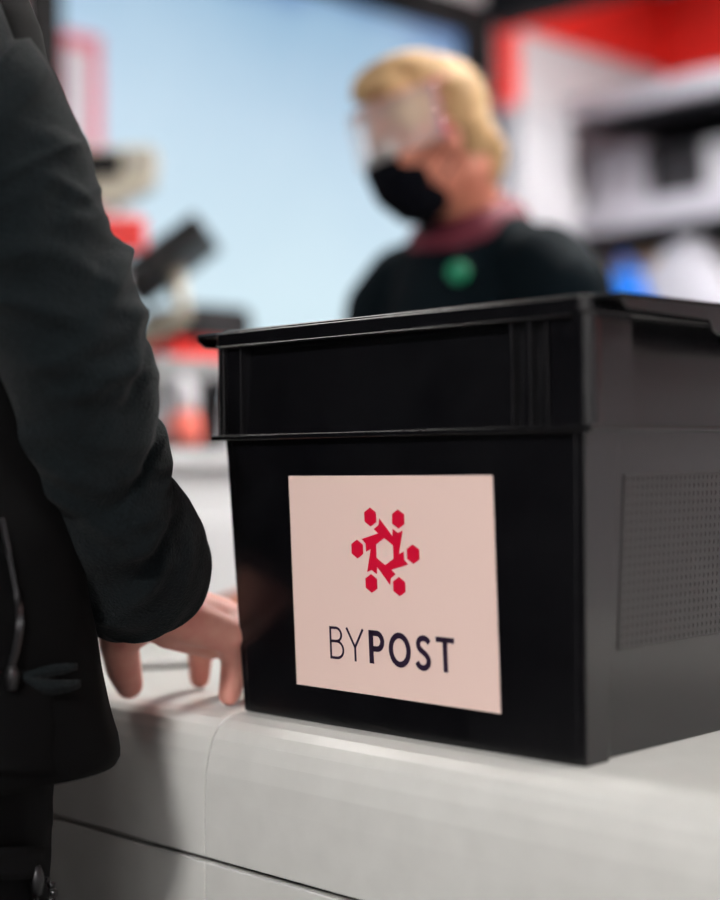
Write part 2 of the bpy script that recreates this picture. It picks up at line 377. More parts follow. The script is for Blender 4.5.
# sticker with printed emblem and lettering
def onface(x, z, e): return V((x, ins(z)-e, z))
b = BM()
prism(b, [(-.3122, .0302), (-.0924, .0296), (-.0915, .2041), (-.3118, .2037)], lambda x, z: onface(x, z, -.0002), lambda x, z: onface(x, z, .0005))
stk = obj('sticker', b, 'sticker', cr); stk['label'] = 'pale pinkish white square sticker'
CX, CZ = -.2036, .1446
def F(x, z, e=.0009): return onface(CX+x/1000, CZ+z/1000, e)
b = BM()
arm = [(-4.59, 26.06), (-5.41, 20.67), (-10.98, 17.28), (-6.26, 13.99)]
outer = []
for k in range(6):
    c, s = math.cos(k*PI/3), math.sin(k*PI/3); outer += [(x*c-y*s, x*s+y*c) for x, y in arm]
hole = [(10.6*math.cos(PI/2+PI/3*k), 10.6*math.sin(PI/2+PI/3*k)) for k in range(6)]
vo = [b.verts.new(F(*p)) for p in outer]; vh = [b.verts.new(F(*p)) for p in hole]
for k in range(6):     # the k-th arm spans hole corners k and k+1
    j = (k+1) % 6; i = 4*k
    pre = vo[(i-1) % 24]
    b.faces.new([pre, vo[i], vo[i+1], vo[i+2], vo[i+3], vh[j], vh[k]])
for k in range(6):
    a = math.radians(118.2)+k*PI/3; cx, cy = 30.3*math.cos(a), 30.3*math.sin(a)
    b.faces.new([b.verts.new(F(cx+7.5*math.cos(PI/2+PI/3*q), cy+7.5*math.sin(PI/2+PI/3*q))) for q in range(6)])
bmesh.ops.triangulate(b, faces=b.faces[:], ngon_method='EAR_CLIP')
lg = obj('logo', b, 'red_ink', stk); lg['label'] = 'red pinwheel emblem of six hexagons'
def ribbon(bm, pts, w, closed=False):
    P = [V((p[0], p[1])) for p in pts]; n = len(P); L, R = [], []
    for i, p in enumerate(P):
        a = P[i-1] if (i or closed) else p; c = P[(i+1) % n] if (i < n-1 or closed) else p
        d1 = (p-a).normalized() if a != p else (c-p).normalized(); d2 = (c-p).normalized() if c != p else d1
        n1 = V((-d1.y, d1.x)); n2 = V((-d2.y, d2.x)); mm = (n1+n2).normalized(); s = w/2/max(.35, mm.dot(n1))
        L.append(bm.verts.new(F(p.x+mm.x*s, p.y+mm.y*s))); R.append(bm.verts.new(F(p.x-mm.x*s, p.y-mm.y*s)))
    for i in range(n if closed else n-1): j = (i+1) % n; bm.faces.new((L[i], L[j], R[j], R[i]))
def arc(cx, cy, rx, ry, a0, a1, n=14): return [(cx+rx*math.cos(math.radians(a0+(a1-a0)*k/n)), cy+ry*math.sin(math.radians(a0+(a1-a0)*k/n))) for k in range(n+1)]
b = BM(); zt, zb = -62.8, -89.3
ribbon(b, [(-65.2, zt), (-65.2, zb)], 2.2)                                                       # B
ribbon(b, [(-65.2, zt-1.1)] + arc(-58.6, -69.2, 6.0, 5.4, 90, -90) + [(-65.2, -74.7)], 2.1)
ribbon(b, [(-65.2, -74.7)] + arc(-58.2, -81.4, 7.4, 6.75, 90, -90) + [(-65.2, zb+1.1)], 2.1)
ribbon(b, [(-46.4, zt), (-37.2, -78), (-37.2, zb)], 2.2); ribbon(b, [(-27.8, zt), (-37.2, -78)], 2.2)   # Y
ribbon(b, [(-19.0, zt), (-19.0, zb)], 5.0)                                                       # P
ribbon(b, [(-19.0, zt-2.2)] + arc(-12.6, -71.2, 6.0, 6.2, 90, -90) + [(-19.0, -77.4)], 4.5)
ribbon(b, arc(12.0, -76.2, 9.4, 11.3, 0, 360, 40)[:-1], 4.7, True)                              # O
S_ = crom([(p[0], p[1], 0) for p in [(43.3, -68.4), (40.7, -65.9), (37.3, -65.1), (33.6, -66.3), (31.7, -69.6), (32.8, -73), (36, -75.4), (39.8, -77.9), (42.1, -81.3), (41.5, -85), (38.8, -87.5), (35.2, -88), (32, -86.5), (30.0, -83.9)]], 5)
ribbon(b, [(p.x, p.y) for p in S_], 4.5)                                                        # S
ribbon(b, [(50.2, zt-2.0), (68.8, zt-2.0)], 4.0); ribbon(b, [(59.4, zt-2.0), (59.4, zb)], 4.6)   # T
tx = obj('lettering', b, 'dark_ink', stk); tx['label'] = 'dark purple word BYPOST, first two letters thin'

# ------------------------------------------------------------------ heads and hands
def head(bm, C, f, l, u, k=1.0):
    A = (f, l, u); P = lambda a, b_, c: C+f*a*k+l*b_*k+u*c*k
    E = lambda c, r: ell(bm, P(*c), A, [q*k for q in r])
    E((-.006, 0, .03), (.096, .075, .086)); E((.028, 0, -.035), (.066, .062, .082)); E((.042, 0, -.082), (.044, .044, .034))
    E((.098, 0, -.022), (.017, .014, .014)); E((.088, 0, .0), (.014, .010, .03)); E((.07, 0, .028), (.03, .05, .014))
    E((.084, 0, -.058), (.012, .024, .008)); E((.082, 0, -.070), (.012, .022, .008)); E((.06, .04, -.03), (.025, .02, .022)); E((.06, -.04, -.03), (.025, .02, .022))
    for s in (1, -1): E((-.004, .076*s, -.02), (.020, .008, .031)); E((.0, .072*s, -.036), (.010, .008, .012))
    return P
def eyes(parent, P, f, k=1.0):
    for s in (1, -1):
        b = BM(); ell(b, P(.080, .031*s, .004), XYZ, (.0125*k,)*3); e = obj('eye', b, 'eye', parent, smooth=True)
        b = BM(); ell(b, P(.080, .031*s, .004)+f*.0095*k, XYZ, (.0055*k,)*3); obj('iris', b, 'iris', e, smooth=True)

# ------------------------------------------------------------------ customer (left foreground, seen from behind the right arm)
cu = thing('person', 'person in black jacket with fleece sleeves, one hand on the counter beside the crate', 'person', (-.51, -.235, FLOOR))
WR = V((-.423, -.059, .0965))
b = BM()
ch = V((-.53, -.245, .80)); cf, cl, cu_ = V((.25, .95, -.18)).normalized(), None, None
cl = V((0, 0, 1)).cross(cf).normalized(); cu_ = cf.cross(cl)
PH = head(b, ch, cf, cl, cu_)
limb(b, [ch-cu_*.06-cf*.02, (-.53, -.265, .62)], [.055, .06])
limb(b, [(-.52, -.25, .52), (-.515, -.24, .25), (-.51, -.235, .02)], [.115, .11, .12])
limb(b, [(-.64, -.26, .50), (-.44, -.26, .50)], [.06, .06])
SH, EL = V((-.392, -.272, .525)), V((-.337, -.185, .299))
limb(b, [(-.45, -.258, .555), SH, EL, WR.lerp(EL, .35), WR], [.045, .042, .042, .038, .027])
limb(b, [(-.64, -.26, .50), (-.70, -.26, .49), (-.742, -.24, .25), (-.73, -.17, .03)], [.05, .045, .042, .030])
for s in (-1, 1):
    limb(b, [(-.535+.065*s, -.235, -.03), (-.54+.078*s, -.238, -.42), (-.51+.09*s, -.24, -.82)], [.085, .06, .042])
    limb(b, [(-.51+.09*s, -.25, -.86), (-.51+.10*s, -.10, -.875)], [.035, .022])
# right hand, fingertips tented on the counter
mcp = [V((-.462, .030, .080)), V((-.437, .040, .079)), V((-.414, .033, .072)), V((-.3945, .012, .064))]
def finger(bm, ps, rs): limb(bm, ps, rs, .3, 14)
for q in mcp: limb(b, [WR+(q-WR)*.05, WR.lerp(q, .55), q], [.025, .0200, .0150], .3, 14)
limb(b, [mcp[0], mcp[1], mcp[2], mcp[3]], [.015, .015, .0148, .0145], .3, 14)
finger(b, [mcp[0], (-.490, .056, .058), (-.504, .068, .030), (-.508, .070, .0108)], [.0150, .0132, .0118, .0102])
finger(b, [mcp[1], (-.452, .082, .066), (-.463, .096, .035), (-.467, .096, .0100)], [.0142, .0122, .0108, .0094])
finger(b, [mcp[2], (-.415, .068, .058), (-.424, .078, .030), (-.428, .076, .0098)], [.0140, .0118, .0105, .0092])
finger(b, [mcp[3], (-.4065, .029, .044), (-.4095, .028, .024), (-.4095, .024, .0108)], [.0145, .0130, .0118, .0102])
limb(b, [WR+V((-.012, .012, -.008)), (-.468, -.052, .062), (-.492, -.030, .034), (-.508, -.012, .0140)], [.024, .0180, .0165, .0132], .3, 14)
limb(b, [WR+V((-.002, .03, -.020)), (-.430, .022, .058)], [.022, .018], .3, 14)
obj('body', b, 'skin', cu, smooth=True, mods=fuse(.0028, 5))
b = BM(); ell(b, PH(-.016, 0, .042), (cf, cl, cu_), (.096, .082, .088)); ell(b, PH(-.06, 0, -.01), (cf, cl, cu_), (.055, .074, .07)); ell(b, PH(-.045, 0, -.06), (cf, cl, cu_), (.05, .062, .05))
obj('hair', b, 'darkhair', cu, smooth=True, mods=fuse(.005, 4))
eyes(cu, PH, cf)

# jacket sleeve: outer outline follows the folds of the cloth (image height -> silhouette)
sil = [(-120, -75), (-60, -38), (0, 1), (35, 27), (75, 53), (140, 84), (190, 98), (225, 107), (240, 111), (258, 129), (276, 131), (300, 139), (325, 145), (340, 143), (355, 152), (385, 157), (411, 159.5),
       (428, 155.5), (437, 165), (464, 170), (489, 167), (505, 182), (520, 193), (545, 205), (567, 211), (582, 208), (600, 209), (613, 203)]
def silx(y):
    for (a, xa), (c, xc) in zip(sil, sil[1:]):
        if a <= y <= c: return xa+(xc-xa)*(y-a)/(c-a)
    return sil[-1][1] if y > sil[-1][0] else sil[0][1]
cl_pts = crom([(-.490, -.262, .612), (-.436, -.276, .588), (-.392, -.278, .535), (-.364, -.253, .45), (-.337, -.190, .31), (-.366, -.135, .20), (-.392, -.095, .146), WR+V((.006, -.012, .020)), WR+V((-.001, -.002, .005))], 32)
acc = [0]
for p, q in zip(cl_pts, cl_pts[1:]): acc.append(acc[-1]+(q-p).length)
NR, NT = 240, 128; cen = []
for i in range(NR):
    s = acc[-1]*i/(NR-1); k = max(j for j in range(len(acc)) if acc[j] <= s+1e-9); k = min(k, len(acc)-2)
    cen.append(cl_pts[k].lerp(cl_pts[k+1], (s-acc[k])/(acc[k+1]-acc[k])))
tan = [(cen[min(i+3, NR-1)]-cen[max(i-3, 0)]).normalized() for i in range(NR)]
rr = []
for i in range(NR):
    u = (RT-tan[i]*RT.dot(tan[i])).normalized(); r = .03
    while r < .10:
        x, y = proj(cen[i]+u*r)
        if x >= silx(y): break
        r += .0004
    rr.append(min(r, .062) if cen[i].z > .50 else r)
sm = [sum(rr[max(0, i-16):i+17])/len(rr[max(0, i-16):i+17]) for i in range(NR)]
bmp = [rr[i]-sm[i] for i in range(NR)]
def lerpl(a, f): f = min(max(f, 0), len(a)-1.001); i = int(f); return a[i]+(a[i+1]-a[i])*(f-i)
folds = [(random.uniform(-.9, 2.6), random.uniform(.12, .97), random.uniform(-.10, .10), random.uniform(.0025, .0065), random.uniform(.010, .020), random.uniform(.40, .9)) for _ in range(40)]
ripples = [(random.uniform(-.2, 1.3), random.uniform(.40, .84), random.uniform(-.04, .05), random.uniform(.0015, .0035), random.uniform(.006, .010), random.uniform(.5, 1.0)) for _ in range(26)]
b = BM(); rings = []
for i in range(NR):
    t_ = tan[i]; u = (RT-t_*RT.dot(t_)).normalized(); w = t_.cross(u)     # w points towards the viewer or away
    if w.dot(fw) > 0: w = -w
    row = []; s = i/(NR-1); shr = .80 + .20*min(1, s/.14)
    for k in range(NT):
        th = 2*PI*k/NT; dth = th if th <= PI else th-2*PI
        side = .5+.5*math.cos(dth)
        r = .060+(lerpl(sm, i)-.060)*side**1.2
        r += lerpl(bmp, i-5*math.sin(dth)-9*math.sin(dth)**2)*math.exp(-(dth/1.35)**2)*1.4
        for (ft, fs, sl, am, wd, sp) in folds:
            da = (dth-ft+PI) % (2*PI)-PI
            e = s-fs-sl*da
            r += am*math.exp(-(e/wd)**2-(da/sp)**2)*(1-math.exp(-(dth/.5)**2))
        for (ft, fs, sl, am, wd, sp) in ripples:
            e = s-fs-sl*(dth-ft)
            if abs(e) < .05: r += am*math.exp(-(e/wd)**2-((dth-ft)/sp)**2)
        r *= shr
        p0 = cen[i]+u*math.cos(dth)*r+w*math.sin(dth)*r
        r += .0022*noise.noise(p0*26)*(1-math.exp(-(dth/.30)**2))
        hem = 1-.10*math.exp(-((s-1)/.016)**2)
        row.append(b.verts.new(cen[i]+(u*math.cos(dth)+w*math.sin(dth))*r*hem))
    rings.append(row)
inner = [b.verts.new(cen[-1]+(v.co-cen[-1])*.93) for v in rings[-1]]
deep = [b.verts.new(cen[-12]+(v.co-cen[-12])*.85) for v in rings[-12]]
rings += [inner, deep]
for i in range(len(rings)-1):
    for k in range(NT): b.faces.new((rings[i][k], rings[i][(k+1) % NT], rings[i+1][(k+1) % NT], rings[i+1][k]))
obj('sleeve', b, 'fleece', cu, smooth=True)
b = BM()
# torso of the jacket
tor = [(-.020, -.519, -.226, .194, .134), (-.014, -.519, -.226, .198, .138), (.0, -.520, -.227, .199, .139), (.06, -.525, -.230, .192, .134), (.15, -.530, -.236, .185, .126), (.26, -.532, -.245, .182, .122), (.38, -.532, -.248, .176, .124),
       (.48, -.530, -.246, .166, .122), (.56, -.530, -.248, .158, .116), (.61, -.530, -.254, .142, .102), (.65, -.530, -.260, .112, .085), (.69, -.530, -.262, .078, .070), (.74, -.530, -.258, .070, .068)]
NTT = 128
def torpt(z, th):
    for a, c in zip(tor, tor[1:]):
        if a[0] <= z <= c[0]:
            f = (z-a[0])/(c[0]-a[0]); q = [a[i]+(c[i]-a[i])*f for i in range(5)]; break
    n_ = 2.4; ct_, st_ = math.cos(th), math.sin(th)
    x = q[3]*math.copysign(abs(ct_)**(2/n_), ct_); y = q[4]*math.copysign(abs(st_)**(2/n_), st_)
    p = V((q[1]+x, q[2]+y, z)); d = V((x, y, 0)).normalized()
    return p + d*(.006*noise.noise(V((p.x*7, p.y*7, p.z*9)))+.003*noise.noise(p*22))
rows = []
nz = 150
for i in range(nz+1):
    z = tor[0][0]+(tor[-1][0]-tor[0][0])*i/nz
    rows.append([b.verts.new(torpt(z, 2*PI*k/NTT)) for k in range(NTT)])
for i in range(nz):
    for k in range(NTT): b.faces.new((rows[i][k], rows[i][(k+1) % NTT], rows[i+1][(k+1) % NTT], rows[i+1][k]))
b.faces.new(rows[0][::-1])
jacket_bvh = BVHTree.FromBMesh(b)
jk = obj('jacket', b, 'torso_cloth', cu, smooth=True)
b = BM(); tube(b, crom([(-.69, -.265, .57), (-.735, -.255, .42), (-.75, -.24, .25), (-.74, -.19, .10), (-.735, -.175, .05)], 8), [.072]*8+[.066]*8+[.060]*8+[.054]*9, 40)
obj('sleeve', b, 'fleece', cu, smooth=True)
# side pocket of smooth cloth with zip and open welt
def cast(px, py, off=0.0):
    d = ray(px, py).normalized(); h, n, _, dist = jacket_bvh.ray_cast(CAM, d)
    if h is None: return at(px, py, 1.12)
    return h - d*off
b = BM()
gx, gy = 24, 30; grid = []
for j in range(gy+1):
    row = []
    for i in range(gx+1):
        py = 668+(776-668)*j/gy; x1 = 57+1.5*math.sin(j*.5); px = -70+(x1+70)*i/gx
        edge = min(i, gx-i, j, gy-j)
        row.append(b.verts.new(cast(px, py+(.0 if j < gy else 0), .0035 if edge > 0 else -.004)))
    grid.append(row)
for j in range(gy):
    for i in range(gx): b.faces.new((grid[j][i], grid[j][i+1], grid[j+1][i+1], grid[j+1][i]))
pk = obj('pocket', b, 'torso_cloth', jk, smooth=True)
def blade(px0, py0, px1, py1, w0, bend, off1):
    b = BM(); n = 14; A, B, A2, B2 = [], [], [], []
    for i in range(n+1):
        t_ = i/n; x = px0+(px1-px0)*t_; y = py0+(py1-py0)*t_+bend*math.sin(PI*t_); h = w0*(.35+.65*math.sin(PI*(.12+.80*t_)))
        c = cast(min(x, 92), y, .004+off1*t_); px_, d = x, (c-CAM).dot(fw)
        q0, q1 = at(x, y-h, d), at(x, y+h, d+.003)
        A.append(b.verts.new(q0)); B.append(b.verts.new(q1)); A2.append(b.verts.new(q0+fw*.0025)); B2.append(b.verts.new(q1+fw*.0025))
    for i in range(n):
        b.faces.new((A[i], A[i+1], B[i+1], B[i])); b.faces.new((A2[i], B2[i], B2[i+1], A2[i+1]))
        b.faces.new((A[i], A2[i], A2[i+1], A[i+1])); b.faces.new((B[i], B[i+1], B2[i+1], B2[i]))
    b.faces.new((A[0], B[0], B2[0], A2[0])); b.faces.new((A[n], A2[n], B2[n], B[n]))
    return b
obj('pocket_welt', blade(22, 678, 77, 667, 6, -1, .012), 'fleece', pk, smooth=True)
obj('pocket_welt', blade(22, 681, 80, 684, 7.5, 5, .010), 'fleece', pk, smooth=True)
zp = crom([(2, 520, 0), (7, 545, 0), (13, 575, 0), (18, 600, 0), (20, 622, 0), (17, 645, 0), (11, 668, 0)], 9)
zp = [cast(p.x, p.y, .003) for p in zp]
b = BM()
for i, p in enumerate(zp):
    d = (zp[min(i+1, len(zp)-1)]-zp[max(i-1, 0)]).normalized(); a = frame_of(d)
    obox(b, p, a, (.0024, .0015, .0011))
z_ = obj('zipper', b, 'zip', jk)
b = BM(); c = cast(12, 676, .007); tube(b, [c+V((0, 0, .006)), c, c-V((0, 0, .010))], [.0035, .005, .003], 10)
for k in range(12):
    pass
obj('zip_pull', b, 'zip', z_, smooth=True, bevel=.0006)

# trousers
b = BM()
for s in (-1, 1):
    limb(b, [(-.535+.060*s, -.240, -.03), (-.545+.073*s, -.240, -.15), (-.54+.078*s, -.238, -.42), (-.52+.085*s, -.235, -.80)], [.106, .098, .082, .066], .3, 20)
tr = obj('trousers', b, 'trouser', cu, smooth=True, mods=fuse(.006, 6))
dep = (V((-.448+.05, -.235, -.1))-CAM).dot(fw)
b2 = BM()
for s in (-1, 1):
    limb(b2, [(-.535+.060*s, -.240, -.03), (-.545+.073*s, -.240, -.15), (-.54+.078*s, -.238, -.42)], [.108, .100, .082], .12, 28)
tbvh = BVHTree.FromBMesh(b2); b2.free()
def castT(px, py, off):
    d = ray(px, py).normalized(); h, n, _, dist = tbvh.ray_cast(CAM, d)
    return (h-d*off) if h is not None else at(px, py, 1.16)
def flap(y0, y1, x1, th):
    b = BM(); n = 16; m_ = 4; g = []
    for j in range(m_+1):
        g.append([b.verts.new(castT(-60+(x1+60)*i/n, y0+(y1-y0)*j/m_ + 3*(1-i/n), th if 0 < j or True else 0)) for i in range(n+1)])
    for j in range(m_):
        for i in range(n): b.faces.new((g[j][i], g[j][i+1], g[j+1][i+1], g[j+1][i]))
    return b
obj('pocket_flap', flap(846, 878, 44, .007), 'trouser', tr, smooth=True, mods=(('SOLIDIFY', dict(thickness=.003)),))
b = BM(); c = castT(37, 884, .012); tube(b, [c+V((0, 0, .014)), c+V((0, 0, .004)), c-V((0, 0, .008))], [.003, .006, .004], 10)
for k in range(10):
    a = 2*PI*k/10; c2 = castT(43, 893, .012)
    obox(b, c2+RT*.008*math.cos(a)+UP*.010*math.sin(a), XYZ, (.0022, .0022, .0022))
obj('zip_pull', b, 'zip', tr, smooth=True)
for s in (-1, 1):
    b = BM(); limb(b, [(-.51+.09*s, -.265, -.852), (-.51+.10*s, -.10, -.862)], [.046, .036]); obj('shoe', b, 'black', cu, smooth=True, mods=fuse(.006, 4))

# ------------------------------------------------------------------ woman behind the counter
wo = thing('person', 'blond person in a dark polo shirt, black mask and clear face shield', 'person', (-.89, .92, FLOOR))
hc = V((-.871, .805, .685))
HK = .92
hf = V((-.46, -.80, -.34)).normalized(); hl = V((0, 0, 1)).cross(hf).normalized(); hu = hf.cross(hl)
b = BM(); PW = head(b, hc, hf, hl, hu, HK)
nk = V((-.888, .915, .56))
limb(b, [PW(-.025, 0, -.06), nk], [.054, .058]); limb(b, [nk, (-.89, .92, .44), (-.89, .92, .18), (-.89, .93, .0)], [.07, .11, .10, .125])
limb(b, [(-1.0, .92, .48), (-.78, .92, .48)], [.06, .06])
for s in (-1, 1):
    limb(b, [(-.89+.13*s, .92, .49), (-.89+.175*s, .915, .46), (-.89+.205*s, .90, .22), (-.89+.16*s, .70, .05), (-.89+.11*s, .60, .028)], [.055, .05, .042, .034, .026])
    for q in range(4): limb(b, [(-.89+.11*s, .60, .028), (-.89+(.085+.016*q)*s, .54, .022), (-.89+(.08+.016*q)*s, .50, .012)], [.018, .010, .008])
    limb(b, [(-.89+.10*s, .61, .025), (-.89+.06*s, .56, .014)], [.014, .010])
    limb(b, [(-.89+.085*s, .93, -.05), (-.89+.09*s, .93, -.42), (-.89+.09*s, .94, -.82)], [.095, .06, .042])
    limb(b, [(-.89+.09*s, .94, -.86), (-.89+.09*s, .80, -.875)], [.034, .022])
obj('body', b, 'skin2', wo, smooth=True, mods=fuse(.005, 5))
eyes(wo, PW, hf, HK)
A = (hf, hl, hu)
b = BM(); ell(b, PW(-.018, 0, .043), A, (.094*HK, .082*HK, .086*HK)); ell(b, PW(-.042, 0, -.005), A, (.060*HK, .072*HK, .072*HK))
ell(b, PW(.052, .012, .098), A, (.052*HK, .058*HK, .022*HK)); ell(b, PW(.02, .0, .11), A, (.075*HK, .066*HK, .032*HK))
for s in (1, -1): ell(b, PW(.045, .062*s, .055), A, (.030*HK, .016*HK, .040*HK))
limb(b, [PW(-.080, .01, -.03), PW(-.086, .01, -.05), PW(-.080, .012, -.075), PW(-.070, .015, -.095)], [.026, .026, .020, .012])
obj('hair', b, 'hair', wo, smooth=True, mods=fuse(.0045, 4))
b = BM(); ell(b, PW(.062, 0, -.052), A, (.058*HK, .062*HK, .056*HK)); ell(b, PW(.080, 0, -.030), A, (.044*HK, .036*HK, .040*HK)); ell(b, PW(.05, 0, -.085), A, (.052*HK, .056*HK, .040*HK))
mk = obj('mask', b, 'mask', wo, smooth=True, mods=fuse(.004, 6))
for s in (1, -1):
    b = BM(); tube(b, crom([PW(.06, .056*s, -.035), PW(.02, .074*s, -.012), PW(-.014, .081*s, .0), PW(-.018, .080*s, -.03), PW(.03, .062*s, -.075)], 6), .0018, 8)
    obj('ear_loop', b, 'mask', mk, smooth=True)
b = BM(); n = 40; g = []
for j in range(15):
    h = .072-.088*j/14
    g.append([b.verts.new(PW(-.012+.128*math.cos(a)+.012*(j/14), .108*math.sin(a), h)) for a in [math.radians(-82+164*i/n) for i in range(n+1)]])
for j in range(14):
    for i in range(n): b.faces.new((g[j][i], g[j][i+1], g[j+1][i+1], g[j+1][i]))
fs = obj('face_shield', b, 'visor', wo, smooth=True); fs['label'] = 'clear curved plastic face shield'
b = BM(); tube(b, [PW(-.012+.120*math.cos(a), .100*math.sin(a), .070) for a in [math.radians(-95+190*i/30) for i in range(31)]], .004, 10); obj('headband', b, 'skin2', fs, smooth=True)
for s in (1, -1):
    b = BM(); tube(b, [PW(-.012+.128*math.cos(math.radians(82*s))+.012*j/10, .108*math.sin(math.radians(82*s)), .072-.088*j/10) for j in range(11)], .004, 8)
    obj('shield_edge', b, 'visor_edge', fs, smooth=True)  # pink strip painted in for the reflection at the shield's side
# polo shirt
b = BM()
limb(b, [(-.89, .925, .50), (-.89, .92, .40), (-.89, .92, .18), (-.89, .93, .02), (-.89, .93, -.06)], [.115, .14, .125, .140, .15], .25, 20)
limb(b, [(-1.02, .925, .482), (-.76, .925, .482)], [.078, .078], .25, 20); limb(b, [(-.95, .92, .515), (-.83, .92, .515)], [.072, .072], .25, 20)
for s in (-1, 1): limb(b, [(-.89+.135*s, .92, .482), (-.89+.175*s, .915, .45), (-.89+.205*s, .905, .26)], [.076, .072, .068], .25, 20)
sh = obj('polo_shirt', b, 'shirt', wo, smooth=True, mods=fuse(.006, 6))
b = BM(); lathe(b, nk+V((0, -.006, -.012)), V((-.10, -.42, 1)), [(.084, 0), (.081, .02), (.071, .041), (.077, .044), (.095, .022), (.100, .004)], 40, caps=False)
co = obj('collar', b, 'collar', sh, smooth=True); co['label'] = 'dark pink collar'
sb2 = BM(); limb(sb2, [(-.89, .92, .44), (-.89, .92, .30)], [.13, .133], .1, 28); lb = BVHTree.FromBMesh(sb2); sb2.free()
lp = V((-.815, .790, .482))
b = BM(); lathe(b, lp+V((-.0, .012, 0)), V((.25, -1, .10)), [(.016, 0), (.016, .010), (.015, .012)], 28); ob = obj('shirt_emblem', b, 'green', sh, smooth=False); ob['label'] = 'small round green emblem on the chest'
b = BM()
for s in (-1, 1): limb(b, [(-.89+.07*s, .93, -.06), (-.89+.088*s, .93, -.42), (-.89+.09*s, .94, -.80)], [.12, .085, .068], .3, 18)
obj('trousers', b, 'trouser', wo, smooth=True, mods=fuse(.007, 6))
for s in (-1, 1):
    b = BM(); limb(b, [(-.89+.09*s, .95, -.855), (-.89+.09*s, .80, -.865)], [.045, .034]); obj('shoe', b, 'black', wo, smooth=True, mods=fuse(.006, 4))

# ------------------------------------------------------------------ things on the counter and the till desk
b = BM(); d = V((.030, .070, 0)).normalized()
pn = thing('marker_pen', 'short white marker pen lying on the counter behind the hand', 'pen', (-.645, .150, 0))
lathe(b, V((-.662, .112, .0042)), d, [(.003, 0), (.0041, .002), (.0041, .034), (.004, .036)], 20); obj('barrel', b, 'penw', pn, smooth=False, bevel=.0005)
b = BM(); lathe(b, V((-.662, .112, .0042))+d*.036, d, [(.0046, 0), (.0041, .002), (.0041, .022), (.003, .025)], 20); obj('cap', b, 'penw', pn, bevel=.0005)

DX = -1.62
dk = thing('till_desk', 'light grey till desk behind the counter carrying the till equipment', 'desk', (-2.05, 1.25, FLOOR))
b = BM(); box(b, -2.5, DX, .70, 1.75, FLOOR, .205); obj('cabinet', b, 'desk', dk, bevel=.004)
b = BM(); box(b, -2.52, DX+.02, .68, 1.77, .205, .237); obj('desk_top', b, 'desk', dk, bevel=.004)
b = BM(); box(b, DX, DX+.018, .72, 1.73, -.055, .105); obj('drawer_front', b, 'desk', dk, bevel=.004)
TZ = .237
# grey till body
t = thing('receipt_printer', 'light grey boxy receipt printer on the till desk beside the sleeve', 'printer', (-1.86, .98, TZ))
b = BM(); box(b, -1.98, -1.745, .80, 1.17, TZ, .335); obj('base', b, 'grey', t, bevel=.012, seg=3)
b = BM(); box(b, -1.975, -1.75, .81, 1.165, .345, .425); obj('cover', b, 'lgrey', t, bevel=.018, seg=3)
b = BM(); box(b, -1.96, -1.76, .83, 1.15, .33, .35); obj('paper_slot', b, 'black', t)
t = thing('sorting_tray', 'small red tray on top of the grey printer', 'tray', (-1.80, 1.05, .425))
b = BM(); box(b, -1.89, -1.76, 1.03, 1.165, .425, .432); obj('tray_floor', b, 'red', t)
b = BM()
for a in ((-1.89, -1.885, 1.03, 1.165), (-1.765, -1.76, 1.03, 1.165), (-1.885, -1.765, 1.03, 1.035), (-1.885, -1.765, 1.16, 1.165)): box(b, *a, .432, .462)
obj('tray_sides', b, 'red', t)
t = thing('label_printer', 'black rounded label printer peeping over the rim of the crate', 'printer', (-1.82, 1.13, .462))
b = BM()
poly = rrect(1.045, 1.215, .462, .530, .026, 6)
prism(b, poly, lambda y, z: V((-1.90, y, z)), lambda y, z: V((-1.74, y, z))); obj('housing', b, 'black', t, bevel=.008, seg=3)
b = BM(); box(b, -1.742, -1.738, 1.08, 1.18, .480, .492); obj('label_slot', b, 'darksteel', t)
# touch monitor on its stand
t = thing('touch_monitor', 'tilted black touch monitor on a beige stand on top of the grey printer', 'monitor', (-1.81, .90, .425))
mc = at(168, 262, 2.93); ax1 = (RT*.80+V((0, 0, 1))*.60).normalized(); ax2 = V((fw.x, fw.y, 0)).normalized(); ax3 = ax2.cross(ax1).normalized()
if ax3.z < 0: ax3 = -ax3
b = BM(); obox(b, mc, (ax1, ax2, ax3), (.098, .13, .024)); obj('screen_housing', b, 'black', t, bevel=.008, seg=3)
b = BM(); obox(b, mc+ax3*.025-ax1*.03, (ax1, ax2, ax3), (.060, .115, .002)); obj('screen_glass', b, 'lgrey', t)
b = BM(); tube(b, [mc-ax3*.02, mc-ax3*.05-V((0, 0, .06)), V((-1.80, .900, .427))], [.020, .018, .020], 20); obj('stand', b, 'beige', t, smooth=True)
b = BM(); box(b, -1.86, -1.76, .85, .955, .425, .437); obj('foot', b, 'beige', t, bevel=.006)
# pole display
t = thing('pole_display', 'beige customer display with a dark screen on a black pole above the red holder', 'display', (-2.03, .90, TZ))
pc = V((-1.86, .955, 0))
fwh = V((fw.x, fw.y, 0)).normalized(); rth = V((RT.x, RT.y, 0)).normalized()
pc0 = at(110, 178, 3.22)
b = BM(); poly = [(-.14, .052), (.088, .062), (.102, .055), (.104, .03), (.096, -.022), (.07, -.036), (.035, -.052), (.02, -.062), (-.02, -.062), (-.14, -.030)]
prism(b, poly, lambda x, z: pc0+rth*x+V((0, 0, z))-fwh*.035, lambda x, z: pc0+rth*x*.96+V((0, 0, z*.96))+fwh*.035)
obj('housing', b, 'beige', t, bevel=.006, seg=3)
b = BM(); obox(b, pc0-rth*.048+V((0, 0, .022))-fwh*.037, (rth, V((0, 0, 1)), fwh), (.078, .027, .003)); obj('screen', b, 'blackpaint', t)
b = BM(); obox(b, pc0+rth*.062+V((0, 0, .028))-fwh*.036, (rth, V((0, 0, 1)), fwh), (.012, .014, .0015)); obj('keypad', b, 'lgrey', t)
